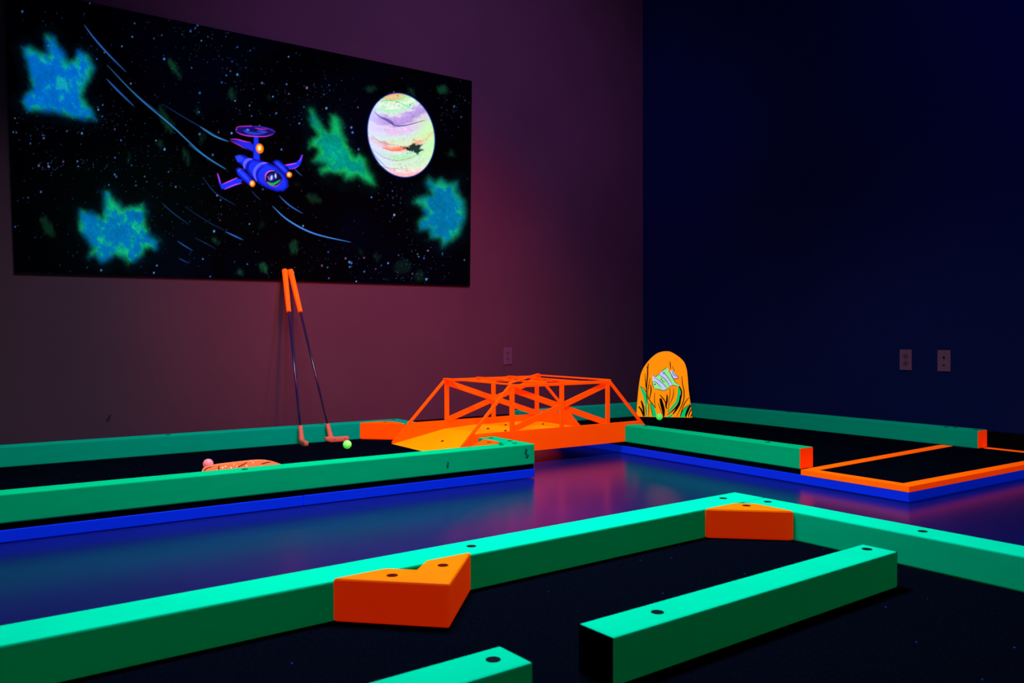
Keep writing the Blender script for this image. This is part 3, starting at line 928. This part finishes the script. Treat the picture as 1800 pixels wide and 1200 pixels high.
nebula(N3, (0, 128, 178), (20, 185, 190), (15, 200, 110), 223, 22, 12, .16, .56)

# banded planet
pc, prx, pry, pro = (702.8, 238.5), 57.5, 74.0, -.24
PE = ellipse(pc, prx, pry, pro, 72)
w = window(PE, 10); u, v = U[w], V[w]
d = sd_poly(u, v, PE)
cr, sr = math.cos(pro), math.sin(pro)
lx = ((u - pc[0]) * cr + (v - pc[1]) * sr) / prx; ly = (-(u - pc[0]) * sr + (v - pc[1]) * cr) / pry
f = fbm(u / 14, v / 5, 300, 5); fine = noise(u / 1.4, v / 1.4, 333)
t = ly - .30 * (1 - lx * lx) + .06 - .10 * lx + (f - .5) * .22
stops = [(-1.5, (255, 165, 100)), (-1.20, (255, 175, 115)), (-1.06, (175, 255, 175)), (-.95, (235, 255, 235)), (-.86, (170, 255, 185)), (-.76, (215, 235, 235)), (-.66, (185, 165, 230)), (-.52, (170, 150, 215)), (-.43, (220, 215, 240)), (-.34, (222, 195, 238)), (-.22, (205, 235, 235)), (-.10, (200, 250, 205)), (0, (225, 235, 185)),
         (.06, (250, 150, 120)), (.12, (235, 205, 195)), (.18, (200, 245, 225)), (.30, (165, 250, 180)), (.40, (205, 245, 220)), (.48, (185, 250, 195)), (.60, (225, 240, 220)), (.74, (255, 180, 185)), (1.2, (255, 190, 190))]
c = np.stack([np.interp(t, [s[0] for s in stops], [s[1][k] for s in stops]) for k in range(3)], -1)
c = c * .95 + 6; c *= (.90 + .14 * fine)[..., None]
c *= (1 - .30 * sstep(.66, .8, noise(u / 2.2, v / 1.6, 350)) * sstep(.55, .75, f))[..., None]
right_k = (sstep(.25, .85, lx) * sstep(-.45, -.1, ly) * .65)[..., None]
c = c * (1 - right_k) + np.array((185, 250, 160)) * right_k
left_k = sstep(-.15, -.95, lx)[..., None] * .72
c = c * (1 - left_k) + np.array((195, 220, 255)) * left_k
lay(w, (15, 60, 190), sstep(3.2, -.5, d) * .8)
lay(w, np.clip(c, 0, 255), sstep(1.0, -1.0, d))
for pts, wd_, c, a in (([(662, 203), (676, 212), (694, 222), (716, 220), (745, 212)], 2.2, (70, 60, 150), .8), ([(655, 196), (664, 206), (675, 213)], 2, (90, 90, 170), .6), ([(668, 207), (684, 214), (690, 222)], 3, (50, 50, 110), .6),
                      ([(652, 262), (672, 277), (700, 283), (735, 272)], 1.4, (150, 90, 110), .5), ([(670, 260), (690, 265), (712, 261)], 4, (255, 105, 60), .75), ([(648, 256), (658, 276), (680, 297)], 1.6, (70, 110, 190), .6), ([(650, 240), (670, 252), (700, 257)], 1.6, (110, 150, 120), .5),
                      ([(665, 180), (690, 178), (722, 192)], 1.6, (90, 190, 120), .6), ([(660, 288), (680, 296), (716, 298)], 1.6, (80, 180, 120), .5)):
    path(pts, wd_, c, a)
blot = [(703, 259), (717, 260), (724, 252), (729, 256), (739, 256), (734, 262), (741, 265), (733, 268), (732, 272), (725, 267), (715, 265)]
w = window(blot, 8); u, v = U[w], V[w]
lay(w, (12, 40, 32), .92 * sstep(2.2, -1.2, sd_poly(u, v, blot) + (noise(u / 2, v / 2, 9) - .5) * 3))

# little blue spaceship
def K(p):
    return (340 + p[0] / 5, 170 + p[1] / 5)
def KP(l):
    return [K(p) for p in l]
BLUE = (22, 48, 250); DK = (10, 16, 130); PK = (225, 60, 215); LT = (105, 110, 255)
poly_fill(KP([(310, 380), (400, 388), (490, 405), (535, 430), (545, 505), (460, 468), (380, 425)]), (30, 40, 225), shade=3, dark=DK)
poly_fill(KP([(518, 350), (562, 350), (582, 600), (512, 600)]), BLUE, shade=2.5, dark=DK)
poly_fill(ellipse(K((535, 310)), 35, 9.6, .03), (16, 14, 92), shade=4, dark=(40, 20, 130))
path(KP([(430, 300), (470, 320), (540, 330), (620, 325)]), 5, (35, 70, 215), .8)
path(KP([(455, 295), (480, 300)]), 4, (80, 130, 250), .8)
path(KP([(550, 305), (600, 312), (640, 318)]), 3.4, (60, 90, 230), .7)
path(KP([(365, 300), (375, 275), (420, 266), (500, 264)]), 1.6, (190, 50, 215), .9, False)
path(KP([(500, 264), (600, 275), (680, 300), (705, 320)]), 1.4, (110, 50, 200), .7)
path(KP([(530, 280), (580, 290), (640, 292)]), 1.8, PK, .8)
path(KP([(370, 315), (420, 338), (500, 352), (620, 355), (690, 335)]), 1.8, PK, .9)
path(KP([(315, 378), (370, 380), (430, 395), (500, 410)]), 1.8, PK, .95)
path(KP([(315, 392), (380, 425), (455, 465)]), 1.5, PK, .8)
poly_fill(KP([(790, 600), (890, 578), (918, 555), (935, 515), (952, 512), (945, 570), (925, 610), (890, 635), (830, 645)]), BLUE, shade=2, dark=DK)
path(KP([(790, 605), (840, 600), (895, 588)]), 2, PK, 1)
path(KP([(915, 575), (935, 545), (950, 512)]), 1.6, PK, .8)
path(KP([(830, 640), (880, 632), (915, 610)]), 1.3, PK, .7)
poly_fill(KP([(197, 675), (215, 690), (238, 770), (300, 745), (365, 712), (425, 735), (405, 772), (330, 800), (268, 822), (235, 815), (212, 760)]), BLUE, shade=2, dark=DK)
path(KP([(200, 675), (212, 710), (230, 768)]), 1.7, PK, 1)
path(KP([(240, 775), (310, 745), (378, 715)]), 1.8, PK, 1)
path(KP([(265, 818), (300, 800), (355, 778), (420, 762)]), 1.6, PK, 1)
poly_fill(KP([(355, 525), (385, 512), (430, 515), (480, 540), (560, 558), (640, 580), (720, 615), (790, 680), (825, 745), (822, 800), (785, 835), (720, 838), (650, 815), (590, 785), (540, 750), (490, 700), (440, 630), (385, 585), (362, 560)]), BLUE, shade=7, dark=(14, 18, 150))
poly_fill(KP([(355, 528), (400, 518), (430, 545), (410, 575), (380, 580)]), (45, 75, 255), 1.5, .8)
path(KP([(440, 640), (438, 595), (465, 560), (508, 552)]), 5.5, LT, .8)
path(KP([(470, 655), (470, 600), (500, 570)]), 4, DK, .8)
path(KP([(545, 745), (525, 690), (535, 640), (580, 595), (640, 585)]), 5, LT, .75)
path(KP([(575, 770), (550, 700), (565, 650), (615, 610)]), 4, (14, 20, 165), .8)
path(KP([(590, 590), (610, 588), (625, 592)]), 2, (150, 120, 255), .8)
poly_fill(KP([(360, 640), (385, 622), (425, 635), (480, 690), (525, 745), (520, 780), (480, 785), (425, 740), (375, 690)]), (20, 42, 235), shade=4, dark=(12, 14, 120))
path(KP([(385, 650), (430, 690), (480, 745)]), 5, (45, 75, 255), .8)
path(KP([(378, 665), (395, 645), (412, 640)]), 1.4, LT, .8)
poly_fill(KP([(682, 580), (712, 556), (745, 562), (800, 610), (845, 680), (820, 700), (770, 672), (715, 615)]), (20, 42, 235), shade=4, dark=(12, 14, 120))
path(KP([(710, 580), (760, 620), (810, 670)]), 4, (45, 75, 255), .8)
poly_fill(ellipse(K((692, 722)), 15.5, 13.8, .15), (12, 14, 70))
path(KP([(622, 740), (625, 690), (655, 660), (700, 655)]), 2.2, (235, 90, 190), .95)
path(KP([(625, 745), (665, 780), (720, 788), (765, 745)]), 1.6, (215, 90, 150), .8)
path(KP([(640, 755), (690, 772), (755, 735)]), 4.5, (20, 190, 90), .9)
path(KP([(700, 665), (740, 675), (765, 705)]), 1.5, (40, 90, 160), .8)
poly_fill(ellipse(K((675, 715)), 5, 6, .2), (40, 70, 190), 1.5, .9)
poly_fill(ellipse(K((676, 716)), 1.6, 4, .15), (200, 220, 255), .8)
poly_fill(ellipse(K((712, 700)), 1.5, 4.4, -.1), (190, 215, 255), .8)
path(KP([(640, 700), (650, 720), (665, 745)]), 2, (190, 100, 170), .7)
for c_, rx, ry in ((( 573, 460), 6.8, 8.8), ((508, 768), 5, 5.8), ((832, 690), 5, 5)):
    e = K(c_)
    poly_fill(ellipse(e, rx, ry, -.2), (245, 120, 10), 1.0)
    poly_fill(ellipse((e[0] - .6, e[1] - .8), rx * .5, ry * .55), (255, 235, 150), 1.6)

lin = np.clip(img, 0, 255) / 255
lin = np.where(lin <= .04045, lin / 12.92, ((lin + .055) / 1.055) ** 2.4)

mural = empty('painted_mural', (*rot2(1.63, YW, D2), .93), D2)
tag(mural, 'black wall panel painted with a blue spaceship, banded planet and nebulae', 'mural')
TH = .018
corners = [(p[0] - 1.63, p[1] - .93) for p in PL]
bm = bmesh.new()
fr = [bm.verts.new((x, -TH + .0006, z)) for x, z in corners]; bk = [bm.verts.new((x, -.0004, z)) for x, z in corners]
bm.faces.new(fr); bm.faces.new(bk[::-1])
for i in range(4):
    j = (i + 1) % 4
    bm.faces.new((fr[i], bk[i], bk[j], fr[j]))
mesh_obj('panel', bm, M['panel'], mural)

me = bpy.data.meshes.new('painting')
nv = NX * NY
co = np.empty((nv, 3), np.float32)
co[:, 0] = (WX[..., 0] - 1.63).ravel(); co[:, 1] = -TH; co[:, 2] = (WX[..., 1] - .93).ravel()
idx = np.arange(nv).reshape(NY, NX)
quads = np.stack([idx[1:, :-1], idx[1:, 1:], idx[:-1, 1:], idx[:-1, :-1]], -1).reshape(-1, 4).astype(np.int32)
me.vertices.add(nv); me.vertices.foreach_set('co', co.ravel())
me.loops.add(quads.size); me.loops.foreach_set('vertex_index', quads.ravel())
me.polygons.add(len(quads)); me.polygons.foreach_set('loop_start', np.arange(0, quads.size, 4, dtype=np.int32))
me.update(calc_edges=True)
at = me.color_attributes.new('pigment', 'FLOAT_COLOR', 'POINT')
rgba = np.ones((nv, 4), np.float32); rgba[:, :3] = lin.reshape(-1, 3)
at.data.foreach_set('color', rgba.ravel())
m, nt, b = new_mat('fluorescent_mural_paint')
an = nt.nodes.new('ShaderNodeAttribute'); an.attribute_name = 'pigment'
dm = nt.nodes.new('ShaderNodeVectorMath'); dm.operation = 'SCALE'; dm.inputs['Scale'].default_value = .35
nt.links.new(an.outputs['Color'], dm.inputs[0]); nt.links.new(dm.outputs[0], b.inputs['Base Color']); nt.links.new(an.outputs['Color'], b.inputs['Emission Color'])
b.inputs['Emission Strength'].default_value = 1.02
b.inputs['Roughness'].default_value = .9; b.inputs['Specular IOR Level'].default_value = 0.02
me.materials.append(m)
po = bpy.data.objects.new('painting', me); COL.objects.link(po); po.parent = mural

# ------------------------------------------------------------------ lights
def area(name, loc, target, power, color, sx_, sy_, spread=180):
    l = bpy.data.lights.new(name, 'AREA'); l.shape = 'RECTANGLE'; l.size = sx_; l.size_y = sy_
    l.energy = power; l.color = color; l.spread = math.radians(spread)
    o = bpy.data.objects.new(name, l); COL.objects.link(o)
    o.location = loc
    o.rotation_euler = (Vector(target) - Vector(loc)).to_track_quat('-Z', 'Y').to_euler()
    return o


area('blacklight_over_front_lane', (1.35, 2.25, 3.0), (1.35, 2.25, 0), 59, (.9, .9, 1.0), 1.2, .5, 125)
def spot(name, loc, target, power, color, deg, blend=1.0, r=.15):
    l = bpy.data.lights.new(name, 'SPOT'); l.energy = power; l.color = color
    l.spot_size = math.radians(deg); l.spot_blend = blend; l.shadow_soft_size = r
    o = bpy.data.objects.new(name, l); COL.objects.link(o); o.location = loc
    o.rotation_euler = (Vector(target) - Vector(loc)).to_track_quat('-Z', 'Y').to_euler()
    return o


spot('added_red_wall_glow', (1.6, 1.4, 2.5), (2.20, 4.6, .80), 420, (1.0, .04, .05), 50)  # added spot with no seen source, makes the red glow on the mural wall
spot('added_purple_wall_wash', (2.3, 1.6, 2.9), (2.7, 4.6, 1.9), 215, (.60, .29, .92), 84)  # added to brighten the upper mural wall, no such fixture known
spot('added_blue_wall_wash', (2.4, .6, 2.9), (4.5, 1.9, 2.3), 55, (.1, .15, 1.0), 80)  # extra spot put in to tint the upper navy wall blue

world = bpy.data.worlds.new('dark_room'); scene.world = world
world.use_nodes = True
bg = world.node_tree.nodes['Background']
bg.inputs['Color'].default_value = (.34, .24, .62, 1); bg.inputs['Strength'].default_value = .045

# ------------------------------------------------------------------ camera
cam = bpy.data.cameras.new('camera')
co_ = bpy.data.objects.new('camera', cam); COL.objects.link(co_)
cam.sensor_width = 36; cam.lens = 1469.4866 / 1800 * 36
p, r, yaw = -.01033466, -.00241882, .96997901
fw = Vector((math.cos(yaw) * math.cos(p), math.sin(yaw) * math.cos(p), math.sin(p)))
rt = Vector((math.sin(yaw), -math.cos(yaw), 0)); up = rt.cross(fw)
rt2 = rt * math.cos(r) + up * math.sin(r); up2 = up * math.cos(r) - rt * math.sin(r)
mw = Matrix((rt2, up2, -fw)).transposed().to_4x4(); mw.translation = (0, 0, .63755)
co_.matrix_world = mw
cam.clip_start = .05
cam.dof.use_dof = True; cam.dof.focus_distance = 4.0; cam.dof.aperture_fstop = 8
scene.camera = co_

scene.view_settings.view_transform = 'Standard'
scene.view_settings.look = 'None'
scene.cycles.use_denoising = True
scene.cycles.max_bounces = 8
